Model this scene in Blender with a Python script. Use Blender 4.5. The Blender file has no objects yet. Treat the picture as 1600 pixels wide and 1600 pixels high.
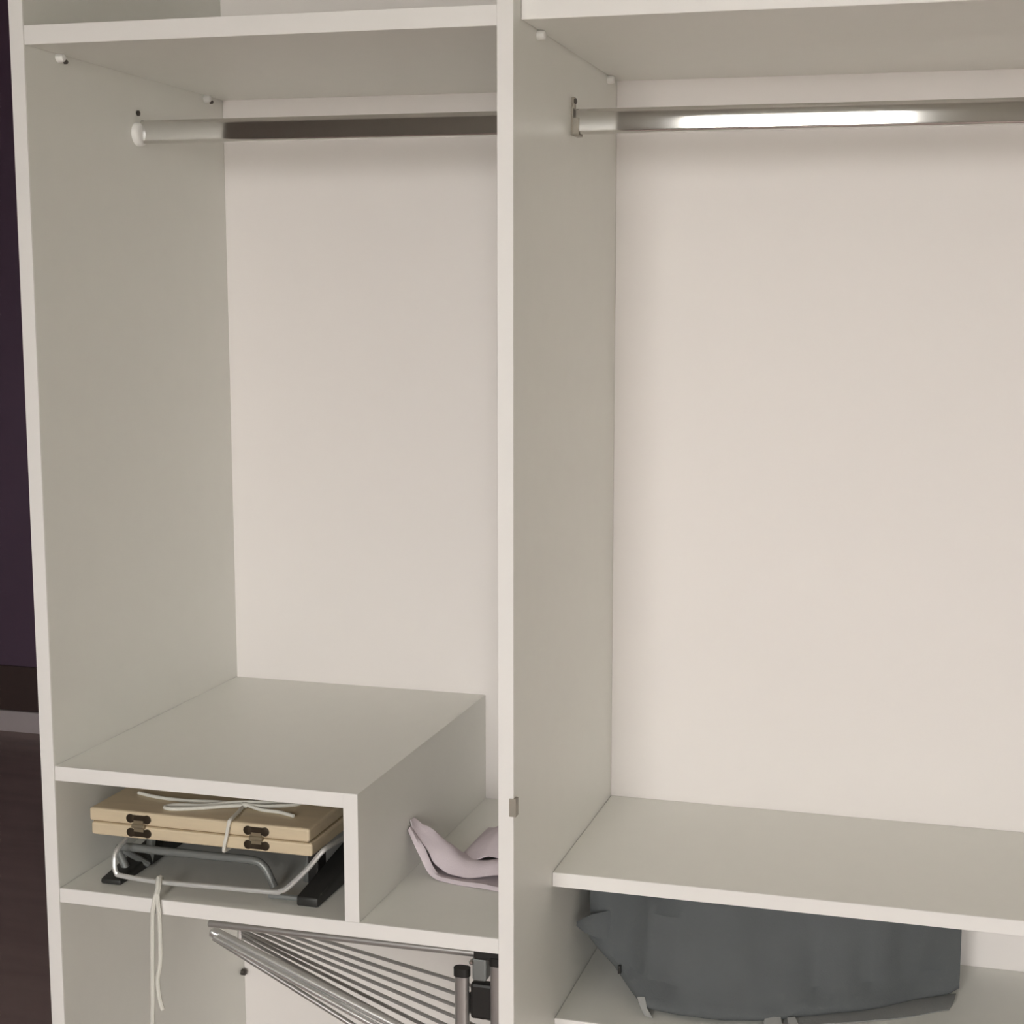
import bpy, bmesh, math, random
from mathutils import Vector, Matrix, noise

scene = bpy.context.scene
COL = scene.collection
random.seed(4)

# ------------------------------------------------------------------ camera
YAW, PITCH, ROLL = -0.24421, -0.12819, 0.00777
fwd = Vector((math.sin(YAW) * math.cos(PITCH), math.cos(YAW) * math.cos(PITCH), math.sin(PITCH)))
rgt = Vector((math.cos(YAW), -math.sin(YAW), 0))
upv = rgt.cross(fwd)
r2 = rgt * math.cos(ROLL) + upv * math.sin(ROLL)
u2 = upv * math.cos(ROLL) - rgt * math.sin(ROLL)
cam_d = bpy.data.cameras.new('camera')
cam = bpy.data.objects.new('camera', cam_d)
COL.objects.link(cam)
m = Matrix.Identity(4)
for i in range(3):
    m[i][0], m[i][1], m[i][2] = r2[i], u2[i], -fwd[i]
m[0][3], m[1][3], m[2][3] = 0.49957, -1.51229, 1.49189
cam.matrix_world = m
cam_d.sensor_width = 36
cam_d.lens = 2289.294 * 36 / 1600
cam_d.shift_x = (800 - 948.054) / 1600
cam_d.shift_y = (779.237 - 800) / 1600
cam_d.clip_start = 0.02
scene.camera = cam

# ------------------------------------------------------------------ light
scene.view_settings.view_transform = 'Standard'
scene.view_settings.look = 'None'
scene.view_settings.gamma = 1
scene.view_settings.use_curve_mapping = False
scene.view_settings.exposure = 0.0
scene.cycles.use_adaptive_sampling = True
scene.cycles.adaptive_threshold = 0.08
scene.cycles.max_bounces = 6
scene.cycles.glossy_bounces = 3

world = bpy.data.worlds.new('world')
scene.world = world
world.use_nodes = True
world.node_tree.nodes['Background'].inputs[0].default_value = (1.0, 0.978, 0.94, 1)
world.node_tree.nodes['Background'].inputs[1].default_value = 18.5

ROOM_Y0 = -3.2                       # wall with the two windows, behind the photographer
WINDOWS = [(-0.53, 0.27, 0.95, 2.32), (0.80, 1.32, 0.06, 1.98)]    # x0, x1, sill, head; second added unseen, sized for light from low right
for wx0, wx1, wz0, wz1 in WINDOWS:                    # portals: guide the sampling of the sky seen through the windows
    ld = bpy.data.lights.new('window_portal', 'AREA')
    ld.shape = 'RECTANGLE'
    ld.size, ld.size_y = wx1 - wx0, wz1 - wz0
    ld.cycles.is_portal = True
    lo = bpy.data.objects.new('window_portal', ld)
    COL.objects.link(lo)
    lo.location = ((wx0 + wx1) / 2, ROOM_Y0 - 0.10, (wz0 + wz1) / 2)
    lo.rotation_euler = (math.radians(90), 0, 0)     # -Z of the lamp looks along +Y

# ------------------------------------------------------------------ materials
def mat(name, color, rough=0.5, metal=0.0, noise_scale=0, noise_amt=0.0, bump=0.0, bump_scale=200, spec=0.5, aniso=None):
    ma = bpy.data.materials.new(name)
    ma.use_nodes = True
    nt = ma.node_tree
    b = nt.nodes['Principled BSDF']
    b.inputs['Base Color'].default_value = (*color, 1)
    b.inputs['Roughness'].default_value = rough
    b.inputs['Metallic'].default_value = metal
    b.inputs['Specular IOR Level'].default_value = spec
    tc = nt.nodes.new('ShaderNodeTexCoord')
    mp = nt.nodes.new('ShaderNodeMapping')
    if aniso:
        mp.inputs['Scale'].default_value = aniso
    nt.links.new(tc.outputs['Object'], mp.inputs['Vector'])
    if noise_amt:
        n = nt.nodes.new('ShaderNodeTexNoise')
        n.inputs['Scale'].default_value = noise_scale
        n.inputs['Detail'].default_value = 4
        nt.links.new(mp.outputs['Vector'], n.inputs['Vector'])
        r = nt.nodes.new('ShaderNodeMapRange')
        r.inputs['To Min'].default_value = 1 - noise_amt
        r.inputs['To Max'].default_value = 1 + noise_amt
        nt.links.new(n.outputs['Fac'], r.inputs['Value'])
        mx = nt.nodes.new('ShaderNodeMix')
        mx.data_type = 'RGBA'
        mx.blend_type = 'MULTIPLY'
        mx.inputs['Factor'].default_value = 1
        mx.inputs[6].default_value = (*color, 1)
        nt.links.new(r.outputs['Result'], mx.inputs[7])
        nt.links.new(mx.outputs[2], b.inputs['Base Color'])
    if bump:
        n2 = nt.nodes.new('ShaderNodeTexNoise')
        n2.inputs['Scale'].default_value = bump_scale
        n2.inputs['Detail'].default_value = 3
        nt.links.new(mp.outputs['Vector'], n2.inputs['Vector'])
        bp = nt.nodes.new('ShaderNodeBump')
        bp.inputs['Strength'].default_value = bump
        bp.inputs['Distance'].default_value = 0.002
        nt.links.new(n2.outputs['Fac'], bp.inputs['Height'])
        nt.links.new(bp.outputs['Normal'], b.inputs['Normal'])
    return ma

M = {
    'melamine': mat('white_melamine', (0.83, 0.825, 0.775), 0.42, noise_scale=30, noise_amt=0.015),
    'backboard': mat('white_backboard', (0.835, 0.793, 0.772), 0.5, noise_scale=6, noise_amt=0.012),
    'edge': mat('white_edge_band', (0.86, 0.84, 0.82), 0.35),
    'chrome': mat('chrome', (0.70, 0.69, 0.67), 0.07, 1.0),
    'steel': mat('brushed_steel', (0.50, 0.49, 0.48), 0.35, 0.8),
    'grey_metal': mat('grey_painted_metal', (0.23, 0.24, 0.235), 0.4, 0.3),
    'wire': mat('zinc_wire', (0.74, 0.75, 0.74), 0.35, 0.5),
    'silver': mat('silver_tube', (0.70, 0.70, 0.69), 0.25, 0.75),
    'dark_metal': mat('dark_metal', (0.035, 0.035, 0.033), 0.45, 0.2),
    'black_plastic': mat('black_plastic', (0.02, 0.019, 0.018), 0.4),
    'white_plastic': mat('white_plastic', (0.85, 0.84, 0.81), 0.35),
    'grey_plate': mat('grey_metal_plate', (0.36, 0.33, 0.28), 0.4, 0.4),
    'screw': mat('dark_screw', (0.10, 0.09, 0.08), 0.4, 0.6),
    'bronze': mat('bronze_hinge', (0.06, 0.045, 0.03), 0.4, 0.6),
    'bronze_pin': mat('brass_hinge_knuckle', (0.30, 0.25, 0.17), 0.4, 0.5),
    'wood': mat('pale_wood', (0.64, 0.535, 0.375), 0.5, noise_scale=14, noise_amt=0.12, bump=0.05, aniso=(1, 8, 8)),
    'wood_dark': mat('wood_joint', (0.24, 0.17, 0.09), 0.6),
    'cord': mat('white_cord', (0.74, 0.73, 0.67), 0.8, bump=0.3, bump_scale=900),
    'grey_fabric': mat('grey_nonwoven_fabric', (0.108, 0.117, 0.121), 0.85, noise_scale=14, noise_amt=0.16, bump=0.25, bump_scale=420),
    'shelf_shade': mat('shelf_shade_grey', (0.26, 0.265, 0.26), 0.85, bump=0.25, bump_scale=420),  # shade on the shelf put into this grey
    'tag': mat('pale_tag', (0.30, 0.30, 0.29), 0.7),
    'lilac': mat('lilac_fabric', (0.66, 0.58, 0.62), 0.8, noise_scale=20, noise_amt=0.04, bump=0.12, bump_scale=500),
    'floor': mat('dark_floor', (0.44, 0.335, 0.31), 0.45, noise_scale=3, noise_amt=0.25, aniso=(1, 6, 1)),
    'dark_wall': mat('dark_purple_paint', (0.17, 0.11, 0.17), 0.7, noise_scale=1.2, noise_amt=0.2),
    'dark_wood': mat('dark_skirting', (0.11, 0.075, 0.07), 0.5),
    'pale_strip': mat('pale_threshold', (0.78, 0.71, 0.72), 0.6),
    'ground': mat('outdoor_ground', (0.45, 0.44, 0.41), 0.9, noise_scale=.5, noise_amt=0.2),
    'wall': mat('warm_wall_paint', (0.66, 0.65, 0.60), 0.8, noise_scale=2, noise_amt=0.03),
    'ceiling': mat('ceiling_paint', (0.78, 0.76, 0.72), 0.9, noise_scale=2, noise_amt=0.02),
}
gm = bpy.data.materials.new('window_glass')
gm.use_nodes = True
nt = gm.node_tree
nt.nodes.remove(nt.nodes['Principled BSDF'])
tr = nt.nodes.new('ShaderNodeBsdfTransparent')
gl = nt.nodes.new('ShaderNodeBsdfGlossy')
gl.inputs['Roughness'].default_value = 0.02
mxs = nt.nodes.new('ShaderNodeMixShader')
mxs.inputs[0].default_value = 0.06
nt.links.new(tr.outputs[0], mxs.inputs[1])
nt.links.new(gl.outputs[0], mxs.inputs[2])
nt.links.new(mxs.outputs[0], nt.nodes['Material Output'].inputs['Surface'])
M['glass'] = gm

# ------------------------------------------------------------------ helpers
WLOC = {}                                        # world location of every object used as a parent

def tag(o, label=None, cat=None, group=None, kind=None):
    if label: o['label'] = label
    if cat: o['category'] = cat
    if group: o['group'] = group
    if kind: o['kind'] = kind
    return o

def empty(name, loc):
    o = bpy.data.objects.new(name, None)
    o.empty_display_size = 0.05
    COL.objects.link(o)
    o.location = loc
    WLOC[o.name] = Vector(loc)
    return o

def build(name, bm, material, parent=None, smooth=False, label=None):
    """bm is in world coordinates; the origin goes to the middle of its bounds"""
    vs = [v.co for v in bm.verts]
    lo = Vector([min(v[i] for v in vs) for i in range(3)])
    hi = Vector([max(v[i] for v in vs) for i in range(3)])
    c = (lo + hi) / 2
    bmesh.ops.translate(bm, verts=bm.verts, vec=-c)
    bmesh.ops.recalc_face_normals(bm, faces=bm.faces)
    me = bpy.data.meshes.new(name)
    bm.to_mesh(me)
    bm.free()
    if smooth:
        for p in me.polygons: p.use_smooth = True
        try: me.set_sharp_from_angle(angle=math.radians(40))
        except Exception: pass
    me.materials.append(material)
    o = bpy.data.objects.new(name, me)
    COL.objects.link(o)
    WLOC[o.name] = c
    if parent is not None:
        o.parent = parent
        o.location = c - WLOC[parent.name]
    else:
        o.location = c
    if label: o['label'] = label
    return o

def add_box(bm, a, b, bevel=0.0, seg=2):
    lo = [min(a[i], b[i]) for i in range(3)]; hi = [max(a[i], b[i]) for i in range(3)]
    r = bmesh.ops.create_cube(bm, size=1)
    vs = r['verts']
    for v in vs:
        v.co = Vector([lo[i] + (v.co[i] + 0.5) * (hi[i] - lo[i]) for i in range(3)])
    if bevel:
        es = set(e for v in vs for e in v.link_edges)
        bmesh.ops.bevel(bm, geom=list(es), offset=bevel, segments=seg, profile=0.5, affect='EDGES')
    return bm

def box(a, b, bevel=0.0, seg=2):
    return add_box(bmesh.new(), a, b, bevel, seg)

def smooth_path(pts, n=8):
    """Catmull-Rom through the points"""
    P = [Vector(p) for p in pts]
    out = []
    for i in range(len(P) - 1):
        p0 = P[max(i - 1, 0)]; p1 = P[i]; p2 = P[i + 1]; p3 = P[min(i + 2, len(P) - 1)]
        for k in range(n):
            t = k / n
            out.append(0.5 * ((2 * p1) + (p2 - p0) * t + (2 * p0 - 5 * p1 + 4 * p2 - p3) * t * t + (3 * p1 - p0 - 3 * p2 + p3) * t ** 3))
    out.append(P[-1])
    return out

def add_tube(bm, pts, r, sides=10, ry=None, ref=Vector((0, 0, 1)), caps=True, profile=None):
    """sweep a round, oval (r across, ry along ref) or given profile along pts"""
    P = [Vector(p) for p in pts]
    ry = r if ry is None else ry
    prof = profile or [(r * math.cos(2 * math.pi * k / sides), ry * math.sin(2 * math.pi * k / sides)) for k in range(sides)]
    rings = []
    prev = None
    for i, p in enumerate(P):
        d = (P[min(i + 1, len(P) - 1)] - P[max(i - 1, 0)]).normalized()
        base = ref if prev is None else prev
        v = base - d * base.dot(d)
        if v.length < 1e-4:
            v = Vector((0, 1, 0)) - d * d.y
            if v.length < 1e-4: v = Vector((1, 0, 0))
        v.normalize()
        prev = v
        u = d.cross(v)
        rings.append([bm.verts.new(p + u * a + v * b) for a, b in prof])
    n = len(prof)
    for i in range(len(rings) - 1):
        for k in range(n):
            bm.faces.new((rings[i][k], rings[i][(k + 1) % n], rings[i + 1][(k + 1) % n], rings[i + 1][k]))
    if caps:
        bm.faces.new(rings[0]); bm.faces.new(rings[-1])
    return bm

def tube(pts, r, sides=10, **k):
    return add_tube(bmesh.new(), pts, r, sides, **k)

def add_lathe(bm, centre, axis, prof, sides=20):
    """prof: (distance along axis, radius)"""
    axis = Vector(axis).normalized()
    a = axis.orthogonal().normalized(); b = axis.cross(a)
    rings = []
    for h, r in prof:
        c = Vector(centre) + axis * h
        rings.append([bm.verts.new(c + (a * math.cos(2 * math.pi * k / sides) + b * math.sin(2 * math.pi * k / sides)) * max(r, 1e-5)) for k in range(sides)])
    for i in range(len(rings) - 1):
        for k in range(sides):
            bm.faces.new((rings[i][k], rings[i][(k + 1) % sides], rings[i + 1][(k + 1) % sides], rings[i + 1][k]))
    bm.faces.new(rings[0]); bm.faces.new(rings[-1])
    return bm

def lathe(centre, axis, prof, sides=20):
    return add_lathe(bmesh.new(), centre, axis, prof, sides)

def stadium(half_h, half_w, n=8):
    """flat-sided oval: half_w across, half_h along the reference"""
    out = []
    for k in range(n + 1):
        a = math.pi * k / n
        out.append((half_w * math.cos(a), half_h - half_w + half_w * math.sin(a)))
    for k in range(n + 1):
        a = math.pi + math.pi * k / n
        out.append((half_w * math.cos(a), -(half_h - half_w) + half_w * math.sin(a)))
    return out

def rounded(half_h, half_w, r, n=5):
    """rectangle with rounded corners"""
    out = []
    for cx, cy, a0 in ((1, 1, 0), (-1, 1, 90), (-1, -1, 180), (1, -1, 270)):
        for k in range(n + 1):
            a = math.radians(a0 + 90 * k / n)
            out.append((cx * (half_w - r) + r * math.cos(a), cy * (half_h - r) + r * math.sin(a)))
    return out

def sheet(rows, thick=0.0):
    """surface through rows of points (each row one polyline of equal length)"""
    bm = bmesh.new()
    V = [[bm.verts.new(p) for p in row] for row in rows]
    for i in range(len(V) - 1):
        for k in range(len(V[0]) - 1):
            bm.faces.new((V[i][k], V[i][k + 1], V[i + 1][k + 1], V[i + 1][k]))
    if thick:
        bmesh.ops.recalc_face_normals(bm, faces=bm.faces)
        bmesh.ops.solidify(bm, geom=bm.faces[:], thickness=thick)
    return bm

# ------------------------------------------------------------------ the room
X0, X1, Y0, Y1, ZC = -3.6, 2.4, ROOM_Y0, 2.87, 2.70
tag(build('floor', box((X0 - .1, Y0 - .2, -0.10), (X1 + .1, Y1 + .1, 0.0)), M['floor']), 'dark brown floor running into the dim space beside the wardrobe', kind='structure')
tag(build('ceiling', box((X0 - .1, Y0 - .2, ZC), (X1 + .1, Y1 + .1, ZC + .1)), M['ceiling']), 'plain pale ceiling above the wardrobe', kind='structure')
tag(build('wall_back', box((X0 - .1, Y1, 0), (-0.55, Y1 + .1, ZC)), M['dark_wall']), 'dark purple-brown wall in shade left of the wardrobe', kind='structure')
tag(build('wall_left', box((X0 - .1, Y0 - .2, 0), (X0, Y1, ZC)), M['dark_wall']), 'dark wall at the far left', kind='structure')
tag(build('wall_right', box((X1, Y0 - .2, 0), (X1 + .1, 0.60, ZC)), M['wall']), 'plain wall to the right of the wardrobe', kind='structure')
tag(build('wall_partition', box((-0.55, 0.50, 0), (X1, 0.60, ZC)), M['wall']), 'plain wall that the wardrobe backs onto', kind='structure')
tag(build('wall_return', box((-0.55, 0.60, 0), (-0.45, Y1 + .1, ZC)), M['dark_wall']), 'dark side wall running back behind the wardrobe', kind='structure')
tag(build('trim_1', box((X0, Y1 - .012, 0.075), (-0.55, Y1, 0.235), 0.003), M['dark_wood']), 'dark band along the foot of the wall left of the wardrobe', kind='structure')
tag(build('baseboard_back', box((X0, Y1 - .02, 0.0), (-0.55, Y1, 0.075), 0.003), M['pale_strip']), 'low pale skirting board along the dark wall left of the wardrobe', kind='structure')
tag(build('ground', box((-60, -120, -3.3), (60, Y0 - .25, -3.2)), M['ground']), 'dull ground outside the window', kind='structure')
# window wall behind the photographer
bm = bmesh.new()
xs = [X0 - .1, *[x for w in WINDOWS for x in w[:2]], X1 + .1]
for i in range(len(xs) - 1):
    if i % 2:
        WZ = WINDOWS[i // 2][2:]
        add_box(bm, (xs[i], Y0 - .2, 0), (xs[i + 1], Y0, WZ[0]))
        add_box(bm, (xs[i], Y0 - .2, WZ[1]), (xs[i + 1], Y0, ZC))
    else:
        add_box(bm, (xs[i], Y0 - .2, 0), (xs[i + 1], Y0, ZC))
tag(build('wall_front', bm, M['wall']), 'wall with two windows facing the wardrobe', kind='structure')
for i, (a, b, *WIN_Z) in enumerate(WINDOWS):
    w = tag(empty('window_%d' % (i + 1), ((a + b) / 2, Y0 - .05, WIN_Z[0])), ['narrower high window facing the wardrobe', 'tall glazed opening facing the wardrobe, unseen and added for light from low right'][i], kind='structure')
    bm = bmesh.new()
    for (p, q) in (((a, WIN_Z[0]), (a + .04, WIN_Z[1])), ((b - .04, WIN_Z[0]), (b, WIN_Z[1])), ((a + .04, WIN_Z[0]), (b - .04, WIN_Z[0] + .04)), ((a + .04, WIN_Z[1] - .04), (b - .04, WIN_Z[1]))):
        add_box(bm, (p[0], Y0 - .07, p[1]), (q[0], Y0 - .03, q[1]))
    build('window_frame', bm, M['edge'], w)
    build('pane', box((a + .04, Y0 - .052, WIN_Z[0] + .04), (b - .04, Y0 - .048, WIN_Z[1] - .04)), M['glass'], w)
    build('window_sill', box((a - .04, Y0 - .03, WIN_Z[0] - .03), (b + .04, Y0 + .08, WIN_Z[0]), .004), M['edge'], w)

# ------------------------------------------------------------------ the wardrobe
T = 0.018
WL, D = 0.5675, 0.4582                # clear width of the left bay, inner depth
XR = 0.018 + 0.92                     # inner face of the right side
Z_TOP = 2.24
Z_BASE = 0.10
wardrobe = tag(empty('wardrobe', (0.18, 0.23, 0.0)),
               'open white two-bay wardrobe with shelves, a stepped box compartment and chrome hanging rails', 'wardrobe')
BV = 0.0008

def board(name, a, b, label=None, material=None, edge='front', parent=None):
    o = build(name, box(a, b, BV, 1), material or M['melamine'], parent or wardrobe, label=label)
    return o

def edge_band(a, b, parent):
    return build('edge_band', box(a, b, 0.0003, 1), M['edge'], parent)

def upright(name, x0, x1, label):
    o = board(name, (x0, 0.0006, 0.0), (x1, D + .006, Z_TOP), label)
    edge_band((x0, -0.0006, 0.0), (x1, 0.0006, Z_TOP), o)
    return o

upright('side_panel', -WL - T, -WL, 'left side panel of the wardrobe')
upright('divider_panel', 0.0, T, 'upright panel between the two bays')
upright('side_panel', XR, XR + T, 'right side panel of the wardrobe')
board('back_panel', (-WL, D, Z_BASE - T), (0.0, D + .006, Z_TOP - T), 'back panel of the left bay', M['backboard'])
board('back_panel', (T, D, Z_BASE - T), (XR, D + .006, Z_TOP - T), 'back panel of the right bay', M['backboard'])

def shelf(name, x0, x1, yf, ztop, th, label):
    o = board(name, (x0 + .0004, yf + .0006, ztop - th), (x1 - .0004, D - .0004, ztop), label)
    edge_band((x0 + .0004, yf - .0006, ztop - th), (x1 - .0004, yf + .0006, ztop), o)
    return o

Z_T1, Z_T2, TT = 1.7872, 1.7972, 0.0214
Z_BOX, Z_C, XB = 0.9360, 0.7811, -0.1707
Z_E, Y_E = 0.8021, 0.1576
Z_F, Y_F = 0.6064, 0.1683
shelf('roof_panel', -WL, 0.0, 0.0, Z_TOP, T, 'top board of the left bay')
shelf('roof_panel', T, XR, 0.0, Z_TOP, T, 'top board of the right bay')
shelf('shelf', -WL, 0.0, 0.001, Z_T1 + TT, TT, 'high shelf above the rail in the left bay')
shelf('shelf', T, XR, 0.0267, Z_T2 + TT, TT, 'high shelf above the rail in the right bay')
shelf('shelf', -WL, 0.0, 0.001, Z_C, T, 'shelf under the box compartment')
shelf('shelf', T, XR, Y_E, Z_E, T, 'set-back shelf above the grey bag')
shelf('shelf', T, XR, Y_F, Z_F, T, 'set-back shelf carrying the grey bag')
shelf('base_panel', -WL, 0.0, 0.0, Z_BASE, T, 'bottom board of the left bay')
shelf('base_panel', T, XR, 0.0, Z_BASE, T, 'bottom board of the right bay')
board('plinth', (-WL, 0.04, 0.0), (0.0, 0.056, Z_BASE - T))
board('plinth', (T, 0.04, 0.0), (XR, 0.056, Z_BASE - T))
o = build('box_top', box((-WL + .0004, 0.0016, Z_BOX - T), (XB - T, D - .0004, Z_BOX)), M['melamine'], wardrobe, label='top board of the box compartment')
edge_band((-WL + .0004, 0.0004, Z_BOX - T), (XB - T, 0.0016, Z_BOX), o)
o = build('box_side', box((XB - T, 0.0016, Z_C + .0002), (XB, D - .0004, Z_BOX)), M['melamine'], wardrobe, label='upright side of the box compartment')
edge_band((XB - T, 0.0004, Z_C + .0002), (XB, 0.0016, Z_BOX), o)

# shelf studs
def stud(x, y, z, screw=True):
    o = build('shelf_stud', lathe((x, y, z), (1, 0, 0), [(0, .0052), (.006, .0052), (.0085, .0042), (.0095, .002)], 16), M['white_plastic'], wardrobe, True)
    if screw:
        build('screw', lathe((x + .006, y + .0035, z - .0042), (1, 0, 0), [(0, .0026), (.0035, .0026), (.0045, .0015)], 10), M['screw'], o, True)
stud(-WL, 0.0640, Z_T1 - .0045)
stud(-WL, 0.4080, Z_T1 - .0045)
stud(T, 0.0880, Z_T2 - .0053, False)
stud(T, 0.4090, Z_T2 - .0053, False)
build('screw', lathe((-WL, 0.4500, 0.4680), (1, 0, 0), [(0, .0050), (.006, .0050), (.008, .003)], 12), M['screw'], wardrobe, True, label='small dark peg low on the left side panel')

# hanging rails: flat-sided oval tube
Y_R, Z_R = 0.2360, 1.7165
def rail(x0, x1, label, grey):
    r = build('hanging_rail', tube([(x0 + .006, Y_R, Z_R), (x1 - .006, Y_R, Z_R)], .0075, profile=rounded(.0148, .0075, .0042)), M['chrome'], wardrobe, True, label=label)
    for x, s in ((x0, 1), (x1, -1)):
        if grey:
            bm = box((x, Y_R - .0095, Z_R - .0165), (x + s * .003, Y_R + .0095, Z_R + .016), .0008)
            add_box(bm, (x, Y_R - .0060, Z_R + .014), (x + s * .0035, Y_R + .0030, Z_R + .029), .0008)
            add_box(bm, (x + s * .003, Y_R - .0092, Z_R - .0168), (x + s * .010, Y_R - .0076, Z_R + .004), .0004)
            add_box(bm, (x + s * .003, Y_R + .0076, Z_R - .0168), (x + s * .010, Y_R + .0092, Z_R + .004), .0004)
            add_box(bm, (x + s * .003, Y_R - .0092, Z_R - .0172), (x + s * .010, Y_R + .0092, Z_R - .0152), .0004)
            k = build('rail_socket', bm, M['grey_plate'], r)
        else:
            bm = lathe((x, Y_R - .004, Z_R - .003), (s, 0, 0), [(0, .0155), (.004, .0155), (.0075, .0135), (.009, .010)], 24)
            k = build('rail_socket', bm, M['white_plastic'], r, True)
        build('screw', lathe((x + s * (.003 if grey else 0), Y_R - .003, Z_R + .024), (s, 0, 0), [(0, .0036), (.002, .0036), (.003, .0015)], 10), M['screw'], r, True)
rail(-WL, 0.0, 'chrome hanging rail with white end sockets in the left bay', False)
rail(T, XR, 'chrome hanging rail with metal sockets in the right bay', True)

# small strike plate on the divider's front edge
bm = box((T, -0.0022, 0.9278), (T + .0035, 0.007, 0.9486), .0005)
add_box(bm, (0.0135, -0.0030, 0.9278), (T + .0035, -0.0008, 0.9486), .0005)
build('strike_plate', bm, M['grey_plate'], wardrobe, label='small grey metal plate on the front edge of the divider')

# ------------------------------------------------------------------ metal stand in the box compartment
ZS = Z_C
stand = tag(empty('metal_stand', (-0.385, 0.18, ZS)), 'low grey metal stand with dark feet and a bent wire handle, under the wooden case', 'stand')
def wedge(x0, x1, y0, y1, h0, h1):
    bm = bmesh.new()
    v = [bm.verts.new(p) for p in ((x0, y0, ZS), (x1, y0, ZS), (x1, y1, ZS), (x0, y1, ZS), (x0, y0, ZS + h0), (x1, y0, ZS + h0), (x1, y1, ZS + h1), (x0, y1, ZS + h1))]
    for f in ((0, 1, 2, 3), (4, 5, 6, 7), (0, 1, 5, 4), (1, 2, 6, 5), (2, 3, 7, 6), (3, 0, 4, 7)):
        bm.faces.new([v[i] for i in f])
    bmesh.ops.bevel(bm, geom=bm.edges[:], offset=.0025, segments=2, profile=.5, affect='EDGES')
    return bm
build('side_rail', wedge(-0.263, -0.235, 0.026, 0.36, .012, .060), M['dark_metal'], stand, True)
build('side_rail', wedge(-0.527, -0.499, 0.026, 0.36, .007, .050), M['dark_metal'], stand, True)
build('support_plate', box((-0.515, 0.075, 0.834), (-0.255, 0.33, 0.8458), .002), M['dark_metal'], stand)
for x in (-0.505, -0.283):
    for y in (0.10, 0.28):
        build('strut', tube([(x, y, ZS + .001), (x + .008, y, 0.835)], .006, 8), M['grey_metal'], stand, True)
build('strut', box((-0.276, 0.085, ZS), (-0.262, 0.11, 0.835), .002), M['black_plastic'], stand)
build('support_frame', tube(smooth_path([(-0.511, 0.06, ZS + .006), (-0.517, 0.06, 0.800), (-0.521, 0.06, 0.813), (-0.512, 0.06, 0.8175), (-0.455, 0.06, 0.8175), (-0.39, 0.06, 0.8178), (-0.337, 0.06, 0.8178), (-0.322, 0.06, 0.8115), (-0.315, 0.06, 0.800), (-0.309, 0.06, ZS + .006)], 6), .0052, 10), M['grey_metal'], stand, True)
build('cross_brace', tube([(-0.517, 0.062, 0.812), (-0.496, 0.085, ZS + .006)], .004, 8), M['grey_metal'], stand, True)
build('cross_bar', tube([(-0.30, 0.030, ZS + .0075), (-0.250, 0.030, ZS + .0085)], .0035, 8), M['grey_metal'], stand, True)
build('wire_handle', tube(smooth_path([(-0.502, 0.11, 0.838), (-0.502, 0.05, 0.834), (-0.501, 0.022, 0.826), (-0.4995, 0.015, 0.812), (-0.497, 0.015, 0.8025), (-0.490, 0.015, 0.7995), (-0.44, 0.015, 0.7970), (-0.37, 0.015, 0.7985), (-0.290, 0.015, 0.8003), (-0.277, 0.015, 0.8030), (-0.2677, 0.015, 0.8085), (-0.2424, 0.015, 0.8335), (-0.2256, 0.016, 0.8540), (-0.221, 0.025, 0.8585), (-0.221, 0.06, 0.855), (-0.226, 0.15, 0.842)], 6), .0031, 8), M['wire'], stand, True)

# ------------------------------------------------------------------ wooden case on the stand
CX0, CX1, CY0, CY1 = -0.5350, -0.2385, 0.0200, 0.3300
case = tag(empty('wooden_case', ((CX0 + CX1) / 2, (CY0 + CY1) / 2, 0.8465)), 'pale wooden hinged case tied with white cord, lying on the metal stand', 'case')
build('case_base', box((CX0 + .002, CY0, 0.8465), (CX1, CY1, 0.8626), .0028), M['wood'], case)
build('case_lid', box((CX0, CY0, 0.8640), (CX1 - .003, CY1, 0.8805), .0028), M['wood'], case)
build('joint', box((CX0 + .004, CY0 + .003, 0.8622), (CX1 - .006, CY1 - .003, 0.8644)), M['wood_dark'], case)
for hx in (-0.4668, -0.3097):
    h = build('hinge', tube([(hx - .0085, CY0 - .0008, 0.8633), (hx + .0085, CY0 - .0008, 0.8633)], .0030, 10), M['bronze_pin'], case, True)
    for dz in (-.0088, .0088):
        build('hinge_leaf', tube([(hx - .0125, CY0, 0.8633 + dz), (hx + .0125, CY0, 0.8633 + dz)], .0020, 10, profile=[(.0013 * a, .0046 * b) for a, b in ((1, -1), (1, 1), (-1, 1), (-1, -1))]), M['bronze'], h)
        for sx in (-.0112, .0112):
            build('hinge_leaf', lathe((hx + sx, CY0 + .0008, 0.8633 + dz), (0, -1, 0), [(0, .0055), (.0021, .0055), (.0024, .004)], 14), M['bronze'], h, True)
        build('hinge_leaf', box((hx - .0065, CY0 - .0016, 0.8633), (hx + .0065, CY0 + .0005, 0.8633 + dz * .8)), M['bronze_pin'], h)
ZT = 0.8827
co = build('tie_cord', tube(smooth_path([(-0.352, 0.066, 0.8440), (-0.352, 0.045, 0.8440), (-0.352, 0.0215, 0.8440), (-0.3515, 0.0172, 0.8475), (-0.3475, 0.0172, 0.8640), (-0.3440, 0.0172, 0.8800), (-0.3435, 0.0205, 0.8828), (-0.347, 0.045, ZT), (-0.352, 0.075, ZT), (-0.352, 0.16, ZT), (-0.352, 0.32, ZT), (-0.352, 0.3325, 0.8795), (-0.352, 0.3325, 0.848)], 6), .0024, 8, ry=.0030), M['cord'], case, True, label='white cord tied round the case')
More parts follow.
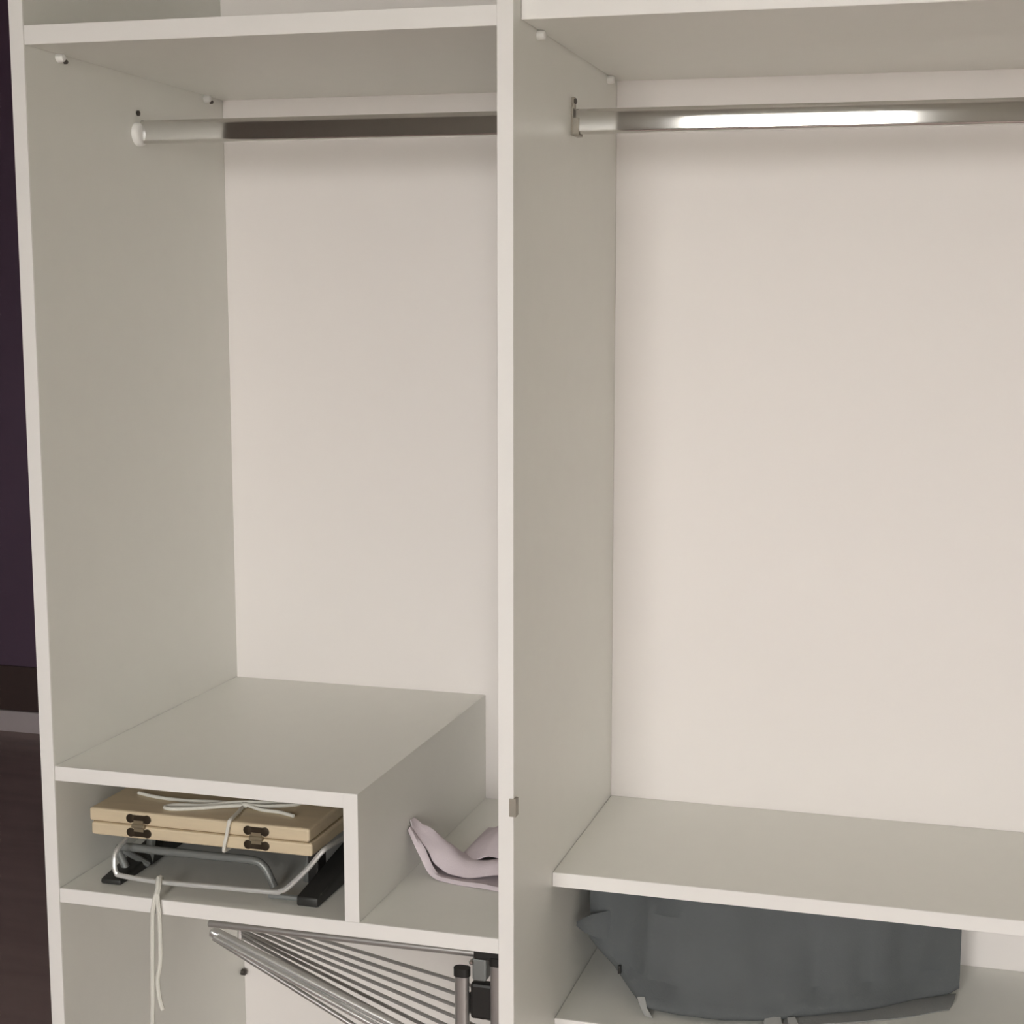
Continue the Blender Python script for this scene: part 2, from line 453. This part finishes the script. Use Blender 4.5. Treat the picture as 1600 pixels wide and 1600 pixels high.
build('bow', tube(smooth_path([(-0.350, 0.066, ZT + .002), (-0.375, 0.058, ZT + .001), (-0.410, 0.043, ZT), (-0.432, 0.036, ZT), (-0.443, 0.040, ZT), (-0.434, 0.050, ZT), (-0.40, 0.058, ZT), (-0.37, 0.070, ZT + .002), (-0.348, 0.072, ZT + .004), (-0.33, 0.082, ZT + .002), (-0.305, 0.098, ZT), (-0.29, 0.100, ZT), (-0.296, 0.088, ZT), (-0.325, 0.072, ZT + .001), (-0.350, 0.066, ZT + .003)], 6), .0024, 8), M['cord'], co, True)
build('cord_tail', tube(smooth_path([(-0.350, 0.068, ZT + .003), (-0.39, 0.074, ZT), (-0.43, 0.068, ZT), (-0.47, 0.070, ZT), (-0.503, 0.079, ZT)], 6), .0022, 8), M['cord'], co, True)
build('cord_tail', tube(smooth_path([(-0.350, 0.068, ZT + .003), (-0.325, 0.062, ZT), (-0.30, 0.060, ZT), (-0.277, 0.052, ZT)], 6), .0022, 8), M['cord'], co, True)
build('knot', lathe((-0.350, 0.068, ZT - .001), (0, 0, 1), [(0, .0035), (.002, .005), (.004, .005), (.006, .003)], 10), M['cord'], co, True)

# ------------------------------------------------------------------ cord hanging from the wire handle over the shelf edge
hc = tag(empty('hanging_cord', (-0.436, -0.004, 0.60)), 'white cord tied to the wire handle, hanging down in front of the shelf', 'cord')
build('knot', tube(smooth_path([(-0.4400, 0.0200, 0.7950), (-0.4400, 0.0205, 0.7990), (-0.4385, 0.0150, 0.8015), (-0.4360, 0.0090, 0.7985), (-0.4330, 0.0030, 0.7935), (-0.4320, -0.0025, 0.7880)], 5), .0038, 8), M['cord'], hc, True)
build('strand', tube(smooth_path([(-0.4325, -0.0020, 0.7890), (-0.4335, -0.0048, 0.7825), (-0.4350, -0.0052, 0.7730), (-0.4366, -0.0050, 0.7635), (-0.4387, -0.0052, 0.7065), (-0.4400, -0.0052, 0.66), (-0.4416, -0.0052, 0.6241), (-0.4420, -0.0052, 0.585)], 6), .0029, 8), M['cord'], hc, True)
build('strand', tube(smooth_path([(-0.4310, -0.0020, 0.7890), (-0.4290, -0.0048, 0.7825), (-0.4285, -0.0052, 0.7730), (-0.4275, -0.0050, 0.7640), (-0.4280, -0.0052, 0.7077), (-0.4325, -0.0052, 0.6826), (-0.4308, -0.0052, 0.6584), (-0.4270, -0.0052, 0.6441)], 6), .0027, 8), M['cord'], hc, True)

# ------------------------------------------------------------------ lilac bag on the shelf beside the box
lb = tag(empty('lilac_bag', (-0.09, 0.2, Z_C)), 'crumpled pale lilac fabric bag on the shelf between box compartment and divider', 'bag')
def resample(pts, n):
    q = smooth_path(pts, 8)
    L = [0]
    for a, b in zip(q, q[1:]): L.append(L[-1] + (b - a).length)
    out = []
    for i in range(n):
        s = L[-1] * i / (n - 1)
        j = max(k for k in range(len(L)) if L[k] <= s + 1e-9)
        j = min(j, len(q) - 2)
        t = (s - L[j]) / max(L[j + 1] - L[j], 1e-9)
        out.append(q[j].lerp(q[j + 1], min(t, 1)))
    return out
def loft(curves, n, m, wob=0.0, thick=.0016):
    C = [resample(c, n) for c in curves]
    rows = [resample([c[i] for c in C], m) for i in range(n)]
    for i, r in enumerate(rows):
        for k, p in enumerate(r):
            w = noise.noise(p * 38) * wob
            r[k] = p + Vector((0.3 * w, 0.5 * w, w))
    return sheet(rows, thick)
zc = Z_C + .0015
# upper lip: from its front rim, up to the crest, then down into the bag
build('upper_fold', loft([
    [(-0.1685, 0.158, 0.8505), (-0.1615, 0.158, 0.833), (-0.1462, 0.158, 0.8135), (-0.1395, 0.158, 0.7985), (-0.1275, 0.158, 0.7915), (-0.1088, 0.156, 0.7865), (-0.0892, 0.154, 0.7845), (-0.0681, 0.156, 0.7885), (-0.0529, 0.158, 0.7915), (-0.012, 0.158, 0.7915)],
    [(-0.1685, 0.166, 0.8510), (-0.157, 0.170, 0.8370), (-0.1440, 0.171, 0.8235), (-0.1257, 0.172, 0.8094), (-0.1052, 0.172, 0.7990), (-0.0855, 0.172, 0.7978), (-0.0575, 0.172, 0.8020), (-0.012, 0.172, 0.803)],
    [(-0.1672, 0.172, 0.849), (-0.146, 0.182, 0.832), (-0.126, 0.188, 0.812), (-0.104, 0.192, 0.798), (-0.082, 0.194, 0.796), (-0.055, 0.194, 0.799), (-0.035, 0.194, 0.800), (-0.010, 0.194, 0.800)],
    [(-0.164, 0.186, 0.820), (-0.150, 0.200, 0.803), (-0.135, 0.210, 0.793), (-0.112, 0.216, 0.788), (-0.085, 0.218, 0.787), (-0.055, 0.216, 0.790), (-0.035, 0.214, 0.792), (-0.010, 0.214, 0.792)],
], 34, 14, .003), M['lilac'], lb, True)
# lower lip: thin rolled rim standing against the box side, then flat on the shelf
build('lower_fold', loft([
    [(-0.1685, 0.149, 0.8410), (-0.1577, 0.148, 0.8193), (-0.1451, 0.147, 0.7948), (-0.1330, 0.144, zc + .002), (-0.1150, 0.138, zc), (-0.0850, 0.133, zc), (-0.0480, 0.129, zc), (-0.012, 0.127, zc)],
    [(-0.1675, 0.153, 0.8440), (-0.1500, 0.153, 0.8212), (-0.1410, 0.152, 0.8027), (-0.1290, 0.149, zc + .006), (-0.1130, 0.143, zc + .0045), (-0.0840, 0.138, zc + .004), (-0.0480, 0.134, zc + .004), (-0.012, 0.132, zc + .004)],
    [(-0.1672, 0.166, 0.840), (-0.154, 0.168, 0.812), (-0.144, 0.166, 0.796), (-0.134, 0.163, zc + .003), (-0.118, 0.158, zc + .001), (-0.095, 0.154, zc), (-0.068, 0.152, zc), (-0.015, 0.150, zc)],
    [(-0.1672, 0.190, 0.815), (-0.158, 0.195, 0.795), (-0.148, 0.196, 0.785), (-0.134, 0.195, zc), (-0.115, 0.193, zc), (-0.092, 0.192, zc), (-0.066, 0.191, zc), (-0.015, 0.190, zc)],
], 34, 12, .0012), M['lilac'], lb, True)
# body of the bag lying behind the lips
bm = bmesh.new()
nx, ny = 22, 14
rows = []
for i in range(nx):
    s = i / (nx - 1)
    x = -0.125 + s * 0.118
    row = []
    for k in range(ny):
        t = k / (ny - 1)
        y = 0.185 + t * 0.150
        hgt = .040 * math.sin(math.pi * min(1, .12 + .88 * t)) ** .7 * min(1, (s * 2.2 + .02)) ** .8 * (1 if s < .9 else (1 - s) * 10 * .6 + .4)
        w = noise.noise(Vector((x * 40, y * 34, 1.3))) * .006 * min(1, s * 3)
        row.append(Vector((x, y, zc + .001 + max(0, hgt + w))))
    rows.append(row)
build('bag_body', sheet(rows, .0016), M['lilac'], lb, True)

# ------------------------------------------------------------------ grey storage bag on the low right shelf
gb = tag(empty('grey_storage_bag', (0.27, 0.33, Z_F)), 'dark grey soft fabric storage bag squeezed under the set-back shelf', 'bag')
#        x     y_front_bottom y_front_top  z_bottom  z_top  y_back
ST = [(0.036, 0.262, 0.268, 0.668, 0.742, 0.40),
      (0.050, 0.256, 0.264, 0.655, 0.756, 0.43),
      (0.075, 0.244, 0.262, 0.640, 0.764, 0.440),
      (0.100, 0.226, 0.258, 0.620, 0.766, 0.445),
      (0.124, 0.200, 0.254, 0.609, 0.768, 0.445),
      (0.170, 0.192, 0.252, 0.6075, 0.766, 0.447),
      (0.230, 0.198, 0.255, 0.607, 0.764, 0.447),
      (0.290, 0.214, 0.263, 0.607, 0.764, 0.447),
      (0.350, 0.246, 0.272, 0.6075, 0.762, 0.447),
      (0.410, 0.280, 0.292, 0.6080, 0.760, 0.447),
      (0.460, 0.318, 0.312, 0.6085, 0.757, 0.447),
      (0.497, 0.338, 0.326, 0.610, 0.753, 0.445),
      (0.512, 0.350, 0.338, 0.616, 0.744, 0.44)]
def interp(tbl, x):
    for a, b in zip(tbl, tbl[1:]):
        if x <= b[0]:
            t = (x - a[0]) / (b[0] - a[0])
            return [a[i] + (b[i] - a[i]) * t for i in range(1, 6)]
    return list(tbl[-1][1:])
bm = bmesh.new()
rings = []
NS, NP = 72, 56
for i in range(NS + 1):
    x = ST[0][0] + (ST[-1][0] - ST[0][0]) * i / NS
    yfb, yft, zb, zt, yb = interp(ST, x)
    ring = []
    for k in range(NP):
        a = 2 * math.pi * (k + .5) / NP
        ca, sa = math.cos(a), math.sin(a)
        ex = 0.2
        px = math.copysign(abs(ca) ** ex, ca); pz = math.copysign(abs(sa) ** ex, sa)
        v = (pz + 1) / 2
        yf = yfb + (yft - yfb) * v
        y = yf + (yb - yf) * (1 - px) / 2
        z = zb + (zt - zb) * v
        p = Vector((x, y, z))
        w = noise.noise(Vector((x * 9 + v * 1.6, v * 2.6 - x * 5, 7.7))) * .034 + noise.noise(Vector((x * 24 + v * 5, v * 6 - x * 9, 2.2))) * .010 + noise.noise(Vector((x * 60, v * 12, 5))) * .003
        w -= .008
        if px > 0: p.y -= w * min(1, 4 * v * (1 - v) + .15)
        if v > .9: p.z -= abs(noise.noise(Vector((x * 14, y * 14, .3)))) * .012
        p.z = max(p.z, Z_F + .0006)
        ring.append(bm.verts.new(p))
    rings.append(ring)
for i in range(NS):
    for k in range(NP):
        bm.faces.new((rings[i][k], rings[i][(k + 1) % NP], rings[i + 1][(k + 1) % NP], rings[i + 1][k]))
bm.faces.new(rings[0]); bm.faces.new(rings[-1])
build('bag_body', bm, M['grey_fabric'], gb, True)
# pointed flap sticking out on the left
build('side_flap', loft([
    [(0.075, 0.276, 0.714), (0.046, 0.256, 0.710), (0.0245, 0.250, 0.701)],
    [(0.078, 0.272, 0.700), (0.046, 0.250, 0.699), (0.0250, 0.249, 0.699)],
    [(0.077, 0.272, 0.668), (0.045, 0.250, 0.682), (0.0245, 0.250, 0.696)]], 10, 8, .002, .002), M['grey_fabric'], gb, True)
# added grey sheet imitating shade on the shelf in front of the bag, and the right corner seam
build('shelf_shade_sheet', loft([
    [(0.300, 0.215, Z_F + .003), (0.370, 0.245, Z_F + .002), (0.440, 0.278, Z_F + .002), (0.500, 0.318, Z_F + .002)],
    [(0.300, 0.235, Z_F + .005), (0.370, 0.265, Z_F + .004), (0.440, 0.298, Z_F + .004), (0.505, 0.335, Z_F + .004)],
    [(0.300, 0.260, Z_F + .004), (0.370, 0.290, Z_F + .004), (0.440, 0.325, Z_F + .004), (0.508, 0.360, Z_F + .004)]], 16, 8, .002, .0015), M['shelf_shade'], gb, True)
build('zip_pull', box((0.0840, 0.2330, 0.6430), (0.0880, 0.2380, 0.6540), .001), M['black_plastic'], gb, label='tiny black zip pull')
build('ribbon_tag', sheet([[(0.116, 0.2085, 0.628), (0.121, 0.2045, 0.617), (0.128, 0.199, 0.6085)], [(0.126, 0.2070, 0.630), (0.130, 0.2030, 0.617), (0.139, 0.197, 0.6078)]], .001), M['tag'], gb, label='small pale tag at the lower left corner')
build('ribbon_tag', sheet([[(0.277, 0.2210, 0.616), (0.276, 0.212, 0.6100), (0.274, 0.198, 0.6075)], [(0.296, 0.2260, 0.616), (0.299, 0.217, 0.6100), (0.300, 0.202, 0.6075)]], .001), M['tag'], gb, label='small pale tag at the front hem')
build('ribbon_tag', sheet([[(0.304, 0.2290, 0.615), (0.306, 0.222, 0.6100), (0.307, 0.205, 0.6075)], [(0.313, 0.2330, 0.615), (0.318, 0.226, 0.6100), (0.320, 0.209, 0.6075)]], .001), M['tag'], gb)

# ------------------------------------------------------------------ folded drying rack under the box shelf
rk = tag(empty('drying_rack', (-0.06, 0.06, Z_BASE)), 'folded chrome drying rack with thin rods and black end caps under the box compartment', 'drying rack')
def post(x, y, ztop):
    o = build('leg', tube([(x, y, Z_BASE), (x, y, ztop - .008)], .0088, profile=stadium(.0088, .0055), ref=Vector((1, 0, 0))), M['steel'], rk, True)
    build('end_cap', tube([(x, y, ztop - .010), (x, y, ztop - .002), (x, y, ztop)], .01, profile=stadium(.0102, .0068), ref=Vector((1, 0, 0))), M['black_plastic'], o, True)
    return o
post(-0.0621, 0.050, 0.7175)
post(-0.0160, 0.045, 0.7380)
build('hinge', lathe((-0.039, 0.062, 0.672), (0, -1, 0), [(-.010, .016), (0, .020), (.006, .020), (.010, .014)], 24), M['black_plastic'], rk, True)
build('hinge', box((-0.052, 0.048, 0.655), (-0.022, 0.062, 0.700), .004), M['black_plastic'], rk)
build('bracket', box((-0.045, 0.040, 0.7330), (-0.003, 0.064, 0.7560), .003), M['black_plastic'], rk)
build('bracket', box((-0.048, 0.044, 0.7050), (-0.030, 0.064, 0.7345), .003), M['grey_metal'], rk)
build('rivet', lathe((-0.0475, 0.0425, 0.729), (0, -1, 0), [(-.003, .003), (.001, .003), (.0025, .0015)], 10), M['chrome'], rk, True)
build('top_bar', tube([(-0.398, 0.060, 0.7300), (-0.040, 0.060, 0.7325)], .0048, 10), M['steel'], rk, True)
for p, q, r_, mm in (((-0.4050, 0.085, 0.7078), (-0.0234, 0.060, 0.5792), .0056, 'silver'), ((-0.4020, 0.078, 0.7040), (-0.0234, 0.052, 0.5660), .0042, 'silver'), ((-0.4070, 0.085, 0.6990), (-0.0235, 0.060, 0.5311), .0034, 'steel')):
    build('frame_tube', tube([p, q], r_, 14), M[mm], rk, True)
build('end_joint', lathe((-0.4060, 0.083, 0.7075), (0.86, 0, -0.35), [(-.004, .003), (-.002, .0065), (.005, .0068), (.008, .006)], 16), M['silver'], rk, True)
for zl, zr in ((0.6934, 0.6794), (0.6895, 0.6613), (0.6848, 0.6442), (0.6792, 0.6282), (0.6733, 0.6108), (0.6693, 0.5940), (0.6640, 0.5761)):
    build('rod', tube([(-0.4160, 0.170, zl), (-0.0200, 0.0705, zr + (zr - zl) * .05)], .0023, 8), M['steel'], rk, True)
build('rod_holder', tube([(-0.4160, 0.170, 0.7000), (-0.4160, 0.170, 0.6600)], .004, 8), M['silver'], rk, True)
